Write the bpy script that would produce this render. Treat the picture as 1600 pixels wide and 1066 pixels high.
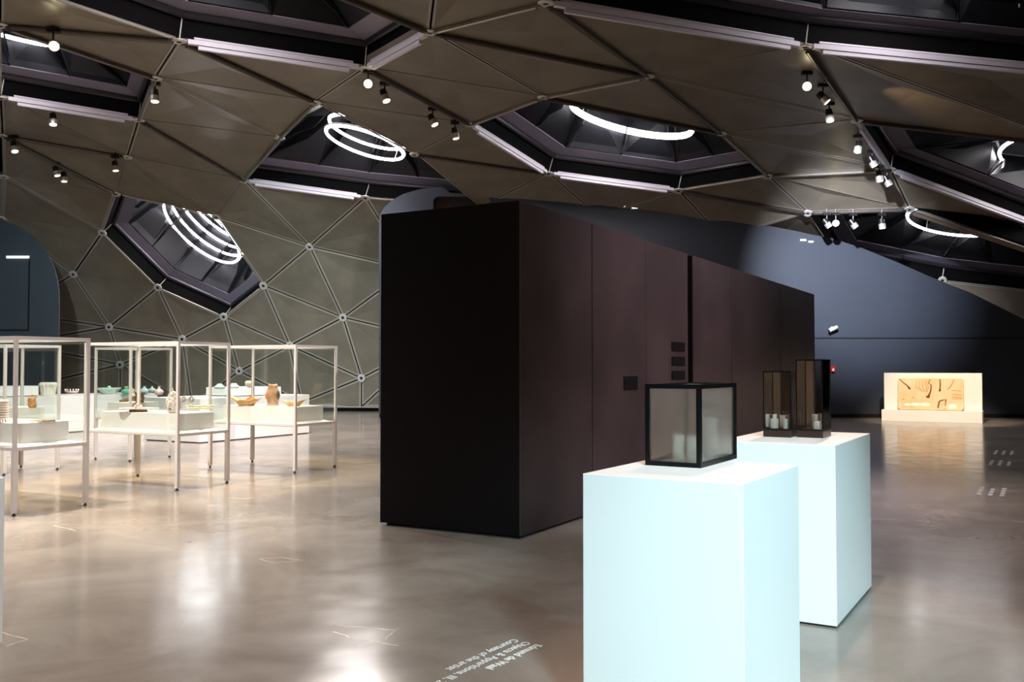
import bpy, math, random
from mathutils import Vector as V3, Matrix
from mathutils.geometry import tessellate_polygon
random.seed(4)
for o in list(bpy.data.objects): bpy.data.objects.remove(o)
sc = bpy.context.scene
COL = sc.collection
PI = math.pi

# ---------------------------------------------------------------- camera, world, lights, exposure
F = 1450.0; EYE = 1.6; PITCH = math.atan(40 / F)
cd = bpy.data.cameras.new('camera'); cam = bpy.data.objects.new('camera', cd); COL.objects.link(cam)
cd.sensor_width = 36; cd.lens = F * 36 / 1600; cd.clip_end = 200
cam.location = (0, 0, EYE); cam.rotation_euler = (PI / 2 + PITCH, 0, 0)
sc.camera = cam
w = bpy.data.worlds.new('world'); sc.world = w; w.use_nodes = True
w.node_tree.nodes['Background'].inputs[0].default_value = (.75, .8, 1, 1)
w.node_tree.nodes['Background'].inputs[1].default_value = 0.02
sc.view_settings.view_transform = 'Standard'; sc.view_settings.look = 'None'
sc.view_settings.gamma = 1; sc.view_settings.use_curve_mapping = False
sc.view_settings.exposure = 0.15
sc.cycles.use_denoising = True
sc.cycles.max_bounces = 10; sc.cycles.transparent_max_bounces = 32
sc.cycles.sample_clamp_indirect = 6

def spot(loc, to, power, color, deg=40, blend=.6, r=.08):
    l = bpy.data.lights.new('spot_beam', 'SPOT'); l.energy = power; l.color = color
    l.spot_size = math.radians(deg); l.spot_blend = blend; l.shadow_soft_size = r
    o = bpy.data.objects.new('spot_beam', l); COL.objects.link(o); o.location = loc
    o.rotation_euler = (V3(to) - V3(loc)).to_track_quat('-Z', 'Y').to_euler()
    return o
def area(loc, to, power, color, size):
    l = bpy.data.lights.new('ceiling_flood', 'AREA'); l.energy = power; l.color = color; l.size = size
    o = bpy.data.objects.new('ceiling_flood', l); COL.objects.link(o); o.location = loc
    o.rotation_euler = (V3(to) - V3(loc)).to_track_quat('-Z', 'Y').to_euler()
    return o
WARM = (1, .77, .45); COOL = (.70, .90, 1.0); WHITE = (1, .94, .90)
RING_W = 15.0                                   # radiance of the ring tubes
# unseen cool spots added behind the camera to light the pedestals' fronts
spot((2.3, -5.0, 5.0), (1.35, 4.9, .30), 6800, (.62, .90, 1.0), 23, .8, .7)
spot((0.5, -2.5, 5.6), (-3.2, 5.5, .5), 1300, (.70, .92, 1.0), 12, .8)
spot((5.6, -1.0, 6.6), (1.7, 5.2, .5), 900, (.42, .84, 1.0), 24, .7)
spot((-2.0, -2.0, 7.6), (-5.2, 12.5, .9), 2400, (.90, .88, 1.0), 40, .9)  # added soft fill for the case frames, no fixture modelled
spot((-5, -4, 7.6), (-7, -13.2, 2.4), 5000, (1, .86, .74), 80, 1.0)  # this pair is added to brighten the rear wall for the glass reflections
spot((5, -4, 7.6), (6, -13.2, 2.4), 4000, (1, .86, .74), 80, 1.0)
# track spots over the pedestals, the cases, the slab and the wall
spot((2.5, 9.5, 7.4), (1.0, 4.5, 1.1), 700, (1, .56, .40), 20)
spot((4.4, 11.5, 7.4), (2.3, 6.4, 1.1), 1500, (1, .70, .54), 20)
spot((-3.0, 17.5, 7.5), (-4.9, 12.9, .8), 3400, WARM, 34)
spot((-5.5, 17.5, 7.5), (-6.0, 11.0, .8), 3400, WARM, 34)
spot((-3.6, 19.0, 7.6), (-3.9, 15.0, .8), 3400, WARM, 34)
spot((-8.2, 19.0, 7.6), (-7.6, 14.6, .8), 3400, WARM, 40)
spot((-5.0, 13.5, 7.6), (-6.8, 20.6, .9), 2000, WHITE, 30)
spot((-7.5, 14.5, 7.6), (-10.6, 23.0, .9), 2400, WHITE, 34)
spot((9.0, 20.0, 7.2), (12.1, 26.4, .6), 5200, (1, .80, .60), 26)
spot((6.5, 19.0, 7.3), (10.5, 29.0, 4.4), 14500, (.80, .86, 1.0), 37, 1.0)
spot((-1.0, 21.0, 7.5), (-4.2, 29.0, 5.8), 1000, (.8, .9, 1.0), 20, 1.0)
spot((-9, 22.0, 7.5), (-6.6, 33.2, 1.6), 2600, (.70, .94, 1.0), 62, 1.0)
spot((-13, 22.0, 7.5), (-16, 31, 3), 1300, (.75, .92, 1.0), 60, 1.0)
spot((9.0, 6.0, 7.6), (3.0, 12.0, 2.4), 5200, (.95, .82, .92), 50, 1.0)
spot((-3.2, 20.0, 7.8), (-2.4, 6.5, 0), 3600, (1, .93, .86), 50, 1.0, .8)  # from here down, unseen spots added to brighten the floor
spot((-6.0, 10.0, 7.9), (-6.5, 12.5, 0), 4200, (1, .93, .85), 100, 1.0)
spot((-5.0, 19.0, 7.9), (-6.0, 23.0, 0), 3600, (1, .93, .86), 110, 1.0)
spot((-4.0, 12.0, 7.8), (-4.2, 6.5, 0), 3600, (1, .93, .86), 60, 1.0)
spot((5.0, 13.0, 7.8), (5.5, 10.0, 0), 1500, (1, .86, .82), 70, 1.0)
spot((1.0, 4.5, 7.9), (.4, 6.0, 0), 900, (1, .82, .74), 100, 1.0)

# ---------------------------------------------------------------- helpers
def ray(x, y):
    a = (x - 800) / F; b = (533 - y) / F
    return V3((a, math.cos(PITCH) - b * math.sin(PITCH), math.sin(PITCH) + b * math.cos(PITCH)))
O = V3((0, 0, EYE))
def onY(x, y, Y): d = ray(x, y); return O + d * (Y / d.y)
def onZ(x, y, z=0): d = ray(x, y); return O + d * ((z - EYE) / d.z)

class MB:
    def __init__(s): s.v = []; s.f = []; s.m = []
    def add(s, vs, fs, m=0):
        n = len(s.v); s.v += [tuple(p) for p in vs]; s.f += [tuple(i + n for i in q) for q in fs]; s.m += [m] * len(fs); return s
    def box(s, x0, y0, z0, x1, y1, z1, m=0):
        vs = [(x, y, z) for z in (z0, z1) for x, y in ((x0, y0), (x1, y0), (x1, y1), (x0, y1))]
        return s.add(vs, [(3, 2, 1, 0), (4, 5, 6, 7), (0, 1, 5, 4), (1, 2, 6, 5), (2, 3, 7, 6), (3, 0, 4, 7)], m)
    def obox(s, c, ax, ay, az, m=0):      # half-axis vectors
        c, ax, ay, az = map(V3, (c, ax, ay, az))
        vs = [c + ax * i + ay * j + az * k for k in (-1, 1) for i, j in ((-1, -1), (1, -1), (1, 1), (-1, 1))]
        return s.add(vs, [(3, 2, 1, 0), (4, 5, 6, 7), (0, 1, 5, 4), (1, 2, 6, 5), (2, 3, 7, 6), (3, 0, 4, 7)], m)
    def tube(s, pts, r, n=8, m=0, closed=False, caps=True):
        pts = [V3(p) for p in pts]; k = len(pts); rr = r if isinstance(r, (list, tuple)) else [r] * k
        vs = []; up = None
        for i, p in enumerate(pts):
            a = pts[(i - 1) % k] if (closed or i > 0) else p; b = pts[(i + 1) % k] if (closed or i < k - 1) else p
            t = (b - a).normalized()
            if up is None: up = V3((0, 0, 1)) if abs(t.z) < .9 else V3((1, 0, 0))
            x = t.cross(up).normalized(); y = x.cross(t).normalized(); up = y
            vs += [p + (x * math.cos(2 * PI * j / n) + y * math.sin(2 * PI * j / n)) * rr[i] for j in range(n)]
        fs = []
        for i in range(k if closed else k - 1):
            a = i * n; b = ((i + 1) % k) * n
            fs += [(a + j, a + (j + 1) % n, b + (j + 1) % n, b + j) for j in range(n)]
        if caps and not closed: fs += [tuple(range(n - 1, -1, -1)), tuple((k - 1) * n + j for j in range(n))]
        return s.add(vs, fs, m)
    def lathe(s, prof, n=24, c=(0, 0, 0), m=0, fn=None, sx=1, sy=1):
        vs = []
        for i, (r, z) in enumerate(prof):
            for j in range(n):
                a = 2 * PI * j / n; q = r * (fn(a, i / (len(prof) - 1)) if fn else 1)
                vs.append((c[0] + q * math.cos(a) * sx, c[1] + q * math.sin(a) * sy, c[2] + z))
        fs = []
        for i in range(len(prof) - 1):
            fs += [(i * n + j, i * n + (j + 1) % n, (i + 1) * n + (j + 1) % n, (i + 1) * n + j) for j in range(n)]
        fs += [tuple(range(n - 1, -1, -1)), tuple((len(prof) - 1) * n + j for j in range(n))]
        return s.add(vs, fs, m)
    def ball(s, c, rx, ry=None, rz=None, n=10, k=6, m=0):
        ry = rx if ry is None else ry; rz = rx if rz is None else rz
        prof = [(max(math.sin(PI * i / k), .02), -math.cos(PI * i / k) * rz) for i in range(k + 1)]
        return s.lathe(prof, n, c, m, None, rx, ry)
    def prism(s, poly, e, m=0):           # ngon extruded along e
        n = len(poly); e = V3(e); vs = [V3(p) for p in poly] + [V3(p) + e for p in poly]
        return s.add(vs, [tuple(range(n)), tuple(range(2 * n - 1, n - 1, -1))] + [(i, i + n, (i + 1) % n + n, (i + 1) % n) for i in range(n)], m)
    def mesh(s, name, mats, smooth=False):
        me = bpy.data.meshes.new(name); me.from_pydata(s.v, [], s.f)
        for x in (mats if isinstance(mats, (list, tuple)) else [mats]): me.materials.append(x)
        me.polygons.foreach_set('material_index', s.m)
        if smooth: me.polygons.foreach_set('use_smooth', [True] * len(s.f))
        me.update()
        import bmesh
        b = bmesh.new(); b.from_mesh(me); bmesh.ops.recalc_face_normals(b, faces=b.faces); b.to_mesh(me); b.free()
        return me
    def build(s, name, mats, parent=None, smooth=False, bevel=0):
        o = bpy.data.objects.new(name, s.mesh(name, mats, smooth)); COL.objects.link(o)
        if parent: o.parent = parent
        if bevel:
            b = o.modifiers.new('bevel', 'BEVEL'); b.width = bevel; b.segments = 2; b.limit_method = 'ANGLE'
        return o
def tag(o, label=None, cat=None, group=None, kind=None):
    if label: o['label'] = label
    if cat: o['category'] = cat
    if group: o['group'] = group
    if kind: o['kind'] = kind
    return o
def thing(name, label, cat, loc=(0, 0, 0), rz=0, group=None):
    o = bpy.data.objects.new(name, None); COL.objects.link(o); o.empty_display_size = .1
    o.location = loc; o.rotation_euler = (0, 0, rz)
    return tag(o, label, cat, group)
def struct(name):
    o = bpy.data.objects.new(name, None); COL.objects.link(o); o['kind'] = 'structure'; return o
def copy_tree(o, parent=None):
    c = o.copy(); COL.objects.link(c); c.parent = parent
    for ch in list(o.children): copy_tree(ch, c)
    return c

# ---------------------------------------------------------------- materials
def lin(r, g, b):
    t = lambda c: (c / 255 / 12.92) if c <= 10 else ((c / 255 + .055) / 1.055) ** 2.4
    return (t(r), t(g), t(b), 1)
def mat(name, col, rough=.5, metal=0, var=0, scale=8, bump=0, bscale=60, spec=.5, col2=None, coat=0, stretch=None):
    m = bpy.data.materials.new(name); m.use_nodes = True; nt = m.node_tree; p = nt.nodes['Principled BSDF']
    p.inputs['Base Color'].default_value = col; p.inputs['Roughness'].default_value = rough
    p.inputs['Metallic'].default_value = metal; p.inputs['Specular IOR Level'].default_value = spec
    p.inputs['Coat Weight'].default_value = coat
    tc = nt.nodes.new('ShaderNodeTexCoord'); mp = nt.nodes.new('ShaderNodeMapping'); nt.links.new(tc.outputs['Object'], mp.inputs[0])
    if stretch: mp.inputs['Scale'].default_value = stretch
    if var or col2:
        n = nt.nodes.new('ShaderNodeTexNoise'); n.inputs['Scale'].default_value = scale; n.inputs['Detail'].default_value = 6
        nt.links.new(mp.outputs[0], n.inputs['Vector'])
        r = nt.nodes.new('ShaderNodeValToRGB'); r.color_ramp.elements[0].position = .35; r.color_ramp.elements[1].position = .65
        c2 = col2 or tuple(min(1, c * (1 + var)) for c in col[:3]) + (1,)
        c1 = col if col2 else tuple(c * (1 - var) for c in col[:3]) + (1,)
        r.color_ramp.elements[0].color = c1; r.color_ramp.elements[1].color = c2
        nt.links.new(n.outputs['Fac'], r.inputs[0]); nt.links.new(r.outputs[0], p.inputs['Base Color'])
    if bump:
        n2 = nt.nodes.new('ShaderNodeTexNoise'); n2.inputs['Scale'].default_value = bscale; n2.inputs['Detail'].default_value = 4
        nt.links.new(mp.outputs[0], n2.inputs['Vector'])
        b = nt.nodes.new('ShaderNodeBump'); b.inputs['Strength'].default_value = bump; b.inputs['Distance'].default_value = .02
        nt.links.new(n2.outputs['Fac'], b.inputs['Height']); nt.links.new(b.outputs[0], p.inputs['Normal'])
    return m
def emit(name, col, s):
    m = bpy.data.materials.new(name); m.use_nodes = True; p = m.node_tree.nodes['Principled BSDF']
    p.inputs['Base Color'].default_value = col; p.inputs['Emission Color'].default_value = col; p.inputs['Emission Strength'].default_value = s
    return m
def clear_glass(name, tint, amount=1.0):
    m = bpy.data.materials.new(name); m.use_nodes = True; nt = m.node_tree; nt.nodes.clear()
    o = nt.nodes.new('ShaderNodeOutputMaterial'); mx = nt.nodes.new('ShaderNodeMixShader')
    t = nt.nodes.new('ShaderNodeBsdfTransparent'); t.inputs[0].default_value = tint
    g = nt.nodes.new('ShaderNodeBsdfGlossy'); g.inputs['Roughness'].default_value = .02
    f = nt.nodes.new('ShaderNodeLayerWeight'); f.inputs[0].default_value = .5
    pw = nt.nodes.new('ShaderNodeMath'); pw.operation = 'POWER'; pw.inputs[1].default_value = 4
    k = nt.nodes.new('ShaderNodeMath'); k.operation = 'MULTIPLY_ADD'; k.inputs[1].default_value = .6 * amount; k.inputs[2].default_value = .03 * amount
    nt.links.new(f.outputs['Facing'], pw.inputs[0]); nt.links.new(pw.outputs[0], k.inputs[0]); nt.links.new(k.outputs[0], mx.inputs[0])
    nt.links.new(t.outputs[0], mx.inputs[1]); nt.links.new(g.outputs[0], mx.inputs[2]); nt.links.new(mx.outputs[0], o.inputs[0])
    return m
def frosted(name):
    m = bpy.data.materials.new(name); m.use_nodes = True; nt = m.node_tree; p = nt.nodes['Principled BSDF']
    p.inputs['Base Color'].default_value = (.96, .92, .88, 1); p.inputs['Transmission Weight'].default_value = 1
    p.inputs['Roughness'].default_value = .28; p.inputs['IOR'].default_value = 1.13
    o = nt.nodes['Material Output']; mx = nt.nodes.new('ShaderNodeMixShader'); mx.inputs[0].default_value = .15
    t = nt.nodes.new('ShaderNodeBsdfTranslucent'); t.inputs[0].default_value = (.9, .88, .85, 1)
    nt.links.new(p.outputs[0], mx.inputs[1]); nt.links.new(t.outputs[0], mx.inputs[2]); nt.links.new(mx.outputs[0], o.inputs[0])
    return m

def floor_mat():
    m = mat('polished_floor', lin(150, 138, 128), .2, var=.0, spec=.6)
    nt = m.node_tree; p = nt.nodes['Principled BSDF']; tc = nt.nodes['Texture Coordinate']
    mp = nt.nodes.new('ShaderNodeMapping'); nt.links.new(tc.outputs['Object'], mp.inputs[0])
    n1 = nt.nodes.new('ShaderNodeTexNoise'); n1.inputs['Scale'].default_value = .9; n1.inputs['Detail'].default_value = 9; n1.inputs['Roughness'].default_value = .62; n1.inputs['Distortion'].default_value = .6
    n2 = nt.nodes.new('ShaderNodeTexNoise'); n2.inputs['Scale'].default_value = 3.2; n2.inputs['Detail'].default_value = 6
    for n in (n1, n2): nt.links.new(mp.outputs[0], n.inputs['Vector'])
    r = nt.nodes.new('ShaderNodeValToRGB'); e = r.color_ramp.elements
    e[0].position = .3; e[0].color = lin(122, 111, 102); e[1].position = .72; e[1].color = lin(157, 148, 138)
    nt.links.new(n1.outputs['Fac'], r.inputs[0]); nt.links.new(r.outputs[0], p.inputs['Base Color'])
    r2 = nt.nodes.new('ShaderNodeMapRange'); r2.inputs[1].default_value = .3; r2.inputs[2].default_value = .7; r2.inputs[3].default_value = .14; r2.inputs[4].default_value = .21
    nt.links.new(n2.outputs['Fac'], r2.inputs[0]); nt.links.new(r2.outputs[0], p.inputs['Roughness'])
    n3 = nt.nodes.new('ShaderNodeTexNoise'); n3.inputs['Scale'].default_value = 2.6; n3.inputs['Detail'].default_value = 3; nt.links.new(mp.outputs[0], n3.inputs['Vector'])
    b = nt.nodes.new('ShaderNodeBump'); b.inputs['Strength'].default_value = .025; b.inputs['Distance'].default_value = .02
    nt.links.new(n3.outputs['Fac'], b.inputs['Height']); nt.links.new(b.outputs[0], p.inputs['Normal'])
    return m
M = {}
M['floor'] = floor_mat()
M['panel'] = mat('panel_mesh', lin(124, 115, 101), .36, .0, var=.12, scale=1.3, bump=.04, bscale=90, spec=.4)
M['panel_edge'] = mat('panel_edge', lin(176, 170, 160), .35, .4)
M['strut'] = mat('strut_alu', lin(150, 142, 132), .35, .6)
M['strut_dark'] = mat('strut_dark', lin(92, 84, 78), .35, .6)
M['rail'] = mat('rail_white', lin(212, 206, 216), .35, .0)
M['disc'] = mat('disc_alu', lin(205, 202, 195), .4, .2)
M['shell'] = mat('roof_shell', lin(22, 21, 23), .9)
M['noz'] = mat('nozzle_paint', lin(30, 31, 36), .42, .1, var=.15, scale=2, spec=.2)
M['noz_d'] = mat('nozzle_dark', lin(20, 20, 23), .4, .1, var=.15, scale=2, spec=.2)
M['noz_l'] = mat('nozzle_ledge', lin(112, 106, 122), .5, .0)  # nozzle colour again, lightened to lavender as if lit by the rings
M['rim'] = mat('nozzle_rim', lin(58, 54, 60), .35, .5)
M['black'] = mat('black_void', lin(7, 6, 7), .8, spec=.1)
M['ring'] = emit('ring_tube', (1, .96, 1, 1), RING_W)
M['wall'] = mat('wall_blue', lin(50, 55, 66), .62, var=.05, scale=1, bump=.04, bscale=200)
M['wall_l'] = mat('wall_teal', lin(66, 76, 84), .62, var=.05, scale=1)
M['rear'] = mat('wall_rear_plaster', lin(214, 200, 184), .7, var=.05, scale=1)
M['groove'] = mat('groove', lin(14, 14, 17), .8)
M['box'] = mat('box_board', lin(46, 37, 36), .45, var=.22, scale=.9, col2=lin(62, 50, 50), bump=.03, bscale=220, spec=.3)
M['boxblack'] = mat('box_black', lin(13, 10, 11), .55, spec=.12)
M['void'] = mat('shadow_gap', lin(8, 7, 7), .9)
M['white'] = mat('plinth_white', lin(238, 236, 232), .5, bump=.02, bscale=90)
M['frame'] = mat('case_frame', lin(222, 216, 210), .42)
M['tray'] = mat('case_tray', lin(228, 222, 212), .5)
M['glass'] = clear_glass('case_glass', (.968, .985, .978, 1), 1.3)
M['foot'] = mat('foot_black', lin(40, 34, 32), .5)
M['bframe'] = mat('black_frame', lin(9, 8, 9), .4, spec=.2)
M['frost'] = frosted('frosted_glass')
M['vglass'] = clear_glass('vitrine_glass', (.94, .92, .90, 1), 5.5)
M['bronze'] = mat('bronze_base', lin(52, 36, 30), .32, .2)
M['porc'] = mat('porcelain', lin(236, 238, 228), .35, var=.04, scale=30)
M['spot_b'] = mat('spot_black', lin(22, 20, 20), .4)
M['spot_s'] = mat('spot_silver', lin(190, 184, 174), .3, .5)
M['lamp_hi'] = emit('lamp_bright', (1, .86, .5, 1), 24)
M['lamp_lo'] = emit('lamp_warm', (1, .9, .7, 1), 1.3)
M['lamp_mid'] = emit('lamp_mid', (1, .88, .6, 1), 5)
M['slot'] = emit('glow_strip', (.9, .93, 1, 1), 1.1)
M['text'] = mat('floor_lettering', lin(232, 232, 230), .6)
M['caption'] = mat('caption_grey', lin(176, 172, 172), .6)
M['red'] = mat('alarm_red', lin(190, 30, 32), .4)
M['camw'] = mat('camera_white', lin(225, 228, 232), .4)
M['crack'] = mat('crack_fill', lin(214, 204, 176), .5)

# ---------------------------------------------------------------- vault surface
XC, YC, SA, SB, SCZ, SN, SQ, STH = -7.72, 21.36, 36.3, 12.09, 8.073, 2.336, 2.877, -.0935
def uv(x, y):
    x -= XC; y -= YC
    return x * math.cos(STH) + y * math.sin(STH), max(0, -x * math.sin(STH) + y * math.cos(STH))
def rad(x, y):
    u, v = uv(x, y); return (abs(u / SA) ** SN + abs(v / SB) ** SN) ** (1 / SN)
def surf_z(x, y):
    r = rad(x, y); return SCZ * (1 - r ** SQ) ** (1 / SQ) if r < 1 else 0.0
def G(p): return rad(p.x, p.y) ** SQ + abs(p.z / SCZ) ** SQ - 1
def grad(p):
    h = .01; g = V3([G(p + V3(e) * h) - G(p - V3(e) * h) for e in ((1, 0, 0), (0, 1, 0), (0, 0, 1))]); return g.normalized()
def hit(x, y):
    d = ray(x, y); lo, hi = 1., 90.
    for _ in range(50):
        m = (lo + hi) / 2
        if G(O + d * m) < 0: lo = m
        else: hi = m
    return O + d * lo
NPX = dict(A1=(280,62),A2=(243,120),A3=(217,186),A4=(199,244),A5=(1,151),A6=(4,210),A7=(0,37),
B1=(571,105),B2=(672,48),B3=(493,158),B4=(437,214),B5=(735,193),B6=(648,240),
C0=(853,2),C1=(849,150),C2=(1013,117),C3=(857,270),C4=(1127,207),
D1=(1258,70),D2=(1339,187),D3=(1391,264),E=(1200,274),F=(1060,297),H=(1262,332),I=(1421,326),
L1=(6,275),L2=(181,302),L3=(160,363),L4=(3,341),L5=(115,428),L6=(247,449),L7=(171,511),L8=(350,495),L9=(285,530),
M=(381,281),L11=(338,338),N=(571,308),P=(412,446),Q=(484,385),R=(536,496),T=(453,540),U=(374,580),V=(565,591),Y1=(188,570),
S2=(640,420),S3=(680,530),X=(749,324),W=(471,629),Z1=(300,634),Lx1=(18,488),Lx2=(23,537),Lx3=(30,607),
G1=(933,336),G2=(1130,372),G3=(1310,405),K=(1472,438),Kr=(1640,457),Kd=(1600,540),Ke=(1760,520),J=(1665,407),J0=(1650,362),J1=(1800,410),
U1=(1750,118),K1=(1690,228),K2=(1850,292),K3=(1810,372),T3=(0,-31),T1=(400,-63),W1=(690,-110),
Oa=(-170,120),Ob=(-150,30),Oc=(-120,262),Od=(-130,330),Oe=(-180,200))
ND = {k: hit(*v) for k, v in NPX.items()}
for k, y in dict(I=27.2, J=26.6, K=32.5, G3=32.5, Kr=32.5, Kd=32.5, Ke=33).items(): ND[k] = onY(*NPX[k], y)    # the vault flattens out at the low right opening
def center3(a, b, c): return ND[a] + ND[c] - ND[b]
def opp(c, a): p = 2 * c - ND[a]; p.z = surf_z(p.x, p.y); return p
c = center3('A1', 'B1', 'B2'); ND['T2'] = opp(c, 'B1'); ND['T2'] = V3((ND['T1'] + ND['T3']) - c); ND['T2'].z = ND['T1'].z
c = center3('C0', 'D1', 'U1'); ND['U2'] = opp(c, 'C0'); ND['U3'] = opp(c, 'D1'); ND['U4'] = opp(c, 'U1')
for b, s in (('V', 'V0'), ('W', 'W0'), ('U', 'U0'), ('Z1', 'Z0'), ('Y1', 'Y0'), ('Lx3', 'X0'), ('S3', 'S0')):
    p = ND[b].copy(); lo, hi = p.y - 3, p.y + 6
    for _ in range(40):
        m = (lo + hi) / 2
        if rad(p.x, m) < .998: lo = m
        else: hi = m
    ND[s] = V3((p.x, lo, .16))
NRM = {k: (grad(p) if p.z > .3 else grad(V3((p.x, p.y, .5)))) for k, p in ND.items()}

# ---------------------------------------------------------------- floor
fl = struct('floor')
MB().box(-34, -16, -.3, 34, 46, 0).build('floor_slab', M['floor'], fl)

# ---------------------------------------------------------------- ceiling: panels, struts, discs
ceil = struct('ceiling')
TRI = """A7 A1 A2|T3 A1 A7|A1 A2 B3|A1 B3 B1|A2 B3 B4|A2 B4 A3|A3 B4 M|A3 M A4|A4 M L11|A4 L11 L2|A4 L2 A6|A6 L2 L1|A3 A4 A5|A5 A4 A6|
L1 L2 L3|L1 L3 L4|L4 L3 L5|L3 L6 L5|L5 L6 L7|L6 L9 L7|L6 L8 L9|L8 U L9|L8 T U|L8 P T|P R T|P Q R|L11 Q P|M Q L11|M N Q|
Q N S2|N X S2|Q S2 R|R S2 S3|R S3 V|R V T|T V W|U T W|L9 U Z1|L9 Z1 Y1|L7 L9 Y1|L7 Y1 Lx2|L7 Lx2 Lx1|L5 L7 Lx1|L4 L5 Lx1|Y1 Lx3 Lx2|U W Z1|
V V0 W|W V0 W0|W W0 U0|W U0 Z1|Z1 U0 Z0|Z1 Z0 Y1|Y1 Z0 Y0|Y1 Y0 Lx3|Lx3 Y0 X0|V S3 V0|S3 S0 V0|
B1 B3 B5|B3 B6 B5|B5 B6 C3|C1 C2 C4|B1 B5 C1|B1 C1 B2|B2 C1 C2|B2 C2 C0|B2 C0 W1|T1 B2 W1|C0 W1 U4|C0 C2 D1|C2 D1 D2|C2 D2 C4|C4 D2 D3|C4 D3 E|E D3 I|E I H|
F E H|C3 B6 X|C3 X G1|C3 G1 F|F G1 G2|F G2 H|H G2 G3|X S2 G1|D3 J0 I|I J0 J|J0 J1 J|K Kr Kd|K G3 Kd|Kr Ke Kd|D1 U1 K1|D1 K1 D2|U1 K2 K1|
T3 A7 Ob|A5 A6 Oe|A5 Oe Oa|L1 L4 Od"""
SOFT = {frozenset(s.split('-')) for s in "A2-B3 A3-B4 A4-M B3-B5 B1-C1 D1-C2 C4-D2 E-I A5-A4 L4-L3 L1-L2 L5-L6 M-L11 A4-L2 A1-B3 V-W0 V0-W W-U0 Z1-Z0 U0-Z1 Y1-Z0".split()}
def inset(P, n, ds):
    out = []
    E = [(P[(i + 1) % 3] - P[i]).normalized() for i in range(3)]
    inn = [n.cross(e) for e in E]
    cen = (P[0] + P[1] + P[2]) / 3
    inn = [k if k.dot(cen - P[i]) > 0 else -k for i, k in enumerate(inn)]
    for i in range(3):      # vertex i lies on edges i-1 and i
        a, b = (i - 1) % 3, i
        Ea, Eb, na, nb = E[a], E[b], inn[a], inn[b]
        s = max(na.dot(Eb), .05); t = max(nb.dot(-Ea), .05)
        out.append(P[i] + Eb * (ds[a] / s) + (-Ea) * (ds[b] / t))
    return out
for tr in TRI.replace('\n', '').split('|'):
    ids = tr.split(); P = [ND[i].copy() for i in ids]
    n = (P[1] - P[0]).cross(P[2] - P[0]).normalized()
    av = NRM[ids[0]] + NRM[ids[1]] + NRM[ids[2]]
    if n.dot(av) < 0: P = [P[0], P[2], P[1]]; ids = [ids[0], ids[2], ids[1]]; n = -n
    far = sum(p.y for p in P) / 3 > 29.5
    soft = [frozenset((ids[i], ids[(i + 1) % 3])) in SOFT for i in range(3)]
    g = [.004 if s else .022 for s in soft]; fr = [.004 if s else (.060 if far else .045) for s in soft]
    a = inset(P, n, g); b = inset(P, n, [x + y for x, y in zip(g, fr)])
    mb = MB()
    mb.add(a + b, [(0, 1, 4, 3), (1, 2, 5, 4), (2, 0, 3, 5)], 1)
    bb = [p + n * .012 for p in b]; j = sorted(range(3), key=lambda k: ids[k])[0]; o1, o2 = (j + 1) % 3, (j + 2) % 3
    fold = bb[o1].lerp(bb[o2], .45).lerp(bb[j], .42) + n * ((b[1] - b[0]).length * .02)      # the sheet is pressed to a shallow fold
    mb.add(bb + b + [fold], [(0, 1, 6), (1, 2, 6), (2, 0, 6), (0, 3, 4, 1), (1, 4, 5, 2), (2, 5, 3, 0)], 0)
    mb.add(a + [p + n * .25 for p in a], [(0, 3, 4, 1), (1, 4, 5, 2), (2, 5, 3, 0), (3, 5, 4)], 0)
    me = mb.mesh('panel', [M['panel'], M['panel_edge']]); o = bpy.data.objects.new('panel', me); COL.objects.link(o); o.parent = ceil
STR = """A7-A1:d A7-A2:d A2-A3:l A6-A4:d A6-L2:d A3-M:d A1-B3:d B2-T1:d B2-C0:l B2-C2:d B1-B5:d B3-B4:l B4-M:l N-X:t C0-C2:d C2-C1:l C1-B5:l C2-C4:d
B6-C3:d F-E:t F-H:d C4-E:l C1-C4:d E-D3:l D1-D2:d D2-K1:d H-I:d L2-L11:t L3-L6:t L6-L8:t K-Kr:t A1-T3:t B3-B6:t L8-P:t P-L11:t L2-L3:t A6-L1:t L1-L4:t A5-A7:t I-J:t H-G3:t"""
for s in STR.split():
    e, k = s.split(':'); a, b = e.split('-')
    off = .05 if k != 't' else .02; r = {'d': .055, 'l': .05, 't': .022}[k]
    A = ND[a] - NRM[a] * off; B = ND[b] - NRM[b] * off; d = (B - A).normalized()
    A += d * .2; B -= d * .2
    if k == 't': mb = MB().tube([A, B], r, 6)
    else:       # a pipe with a slimmer fin above it
        n = (NRM[a] + NRM[b]).normalized(); x = d.cross(n).normalized()
        mb = MB().tube([A, B], r, 10); mb.obox((A + B) / 2 + n * .05, d * ((B - A).length / 2), x * .012, n * .05)
        for q in (A, B): mb.obox(q - d * .0, d * .10, x * .045, n * .03)
    mb.build('strut', M['strut_dark'] if k == 'd' else (M['strut'] if k == 'l' else M['panel_edge']), ceil, False)
for e in "A5-A3 A1-B1 B1-B2 M-N B5-C3 C3-F C0-D1 D1-U1 D2-D3 D3-J0".split():
    a, b = e.split('-'); A = ND[a]; B = ND[b]; d = (B - A).normalized(); n = (NRM[a] + NRM[b]).normalized(); x = d.cross(n).normalized()
    A = A + d * .28; B = B - d * .28; L = (B - A).length / 2; mid = (A + B) / 2
    mb = MB().obox(mid - n * .02, d * (L + .12), x * .05, n * .045)
    mb.obox(mid - n * .115, d * (L - .08), x * .035, n * .036)
    mb.tube([A + n * .06, B + n * .06], .035, 8)
    mb.build('track_rail', M['rail'], ceil)
mbd = MB(); k = 20     # washer with a hole, a hub behind it
prof = [(.055, 0), (.135, 0), (.15, .015), (.15, .03), (.06, .03)]
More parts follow.
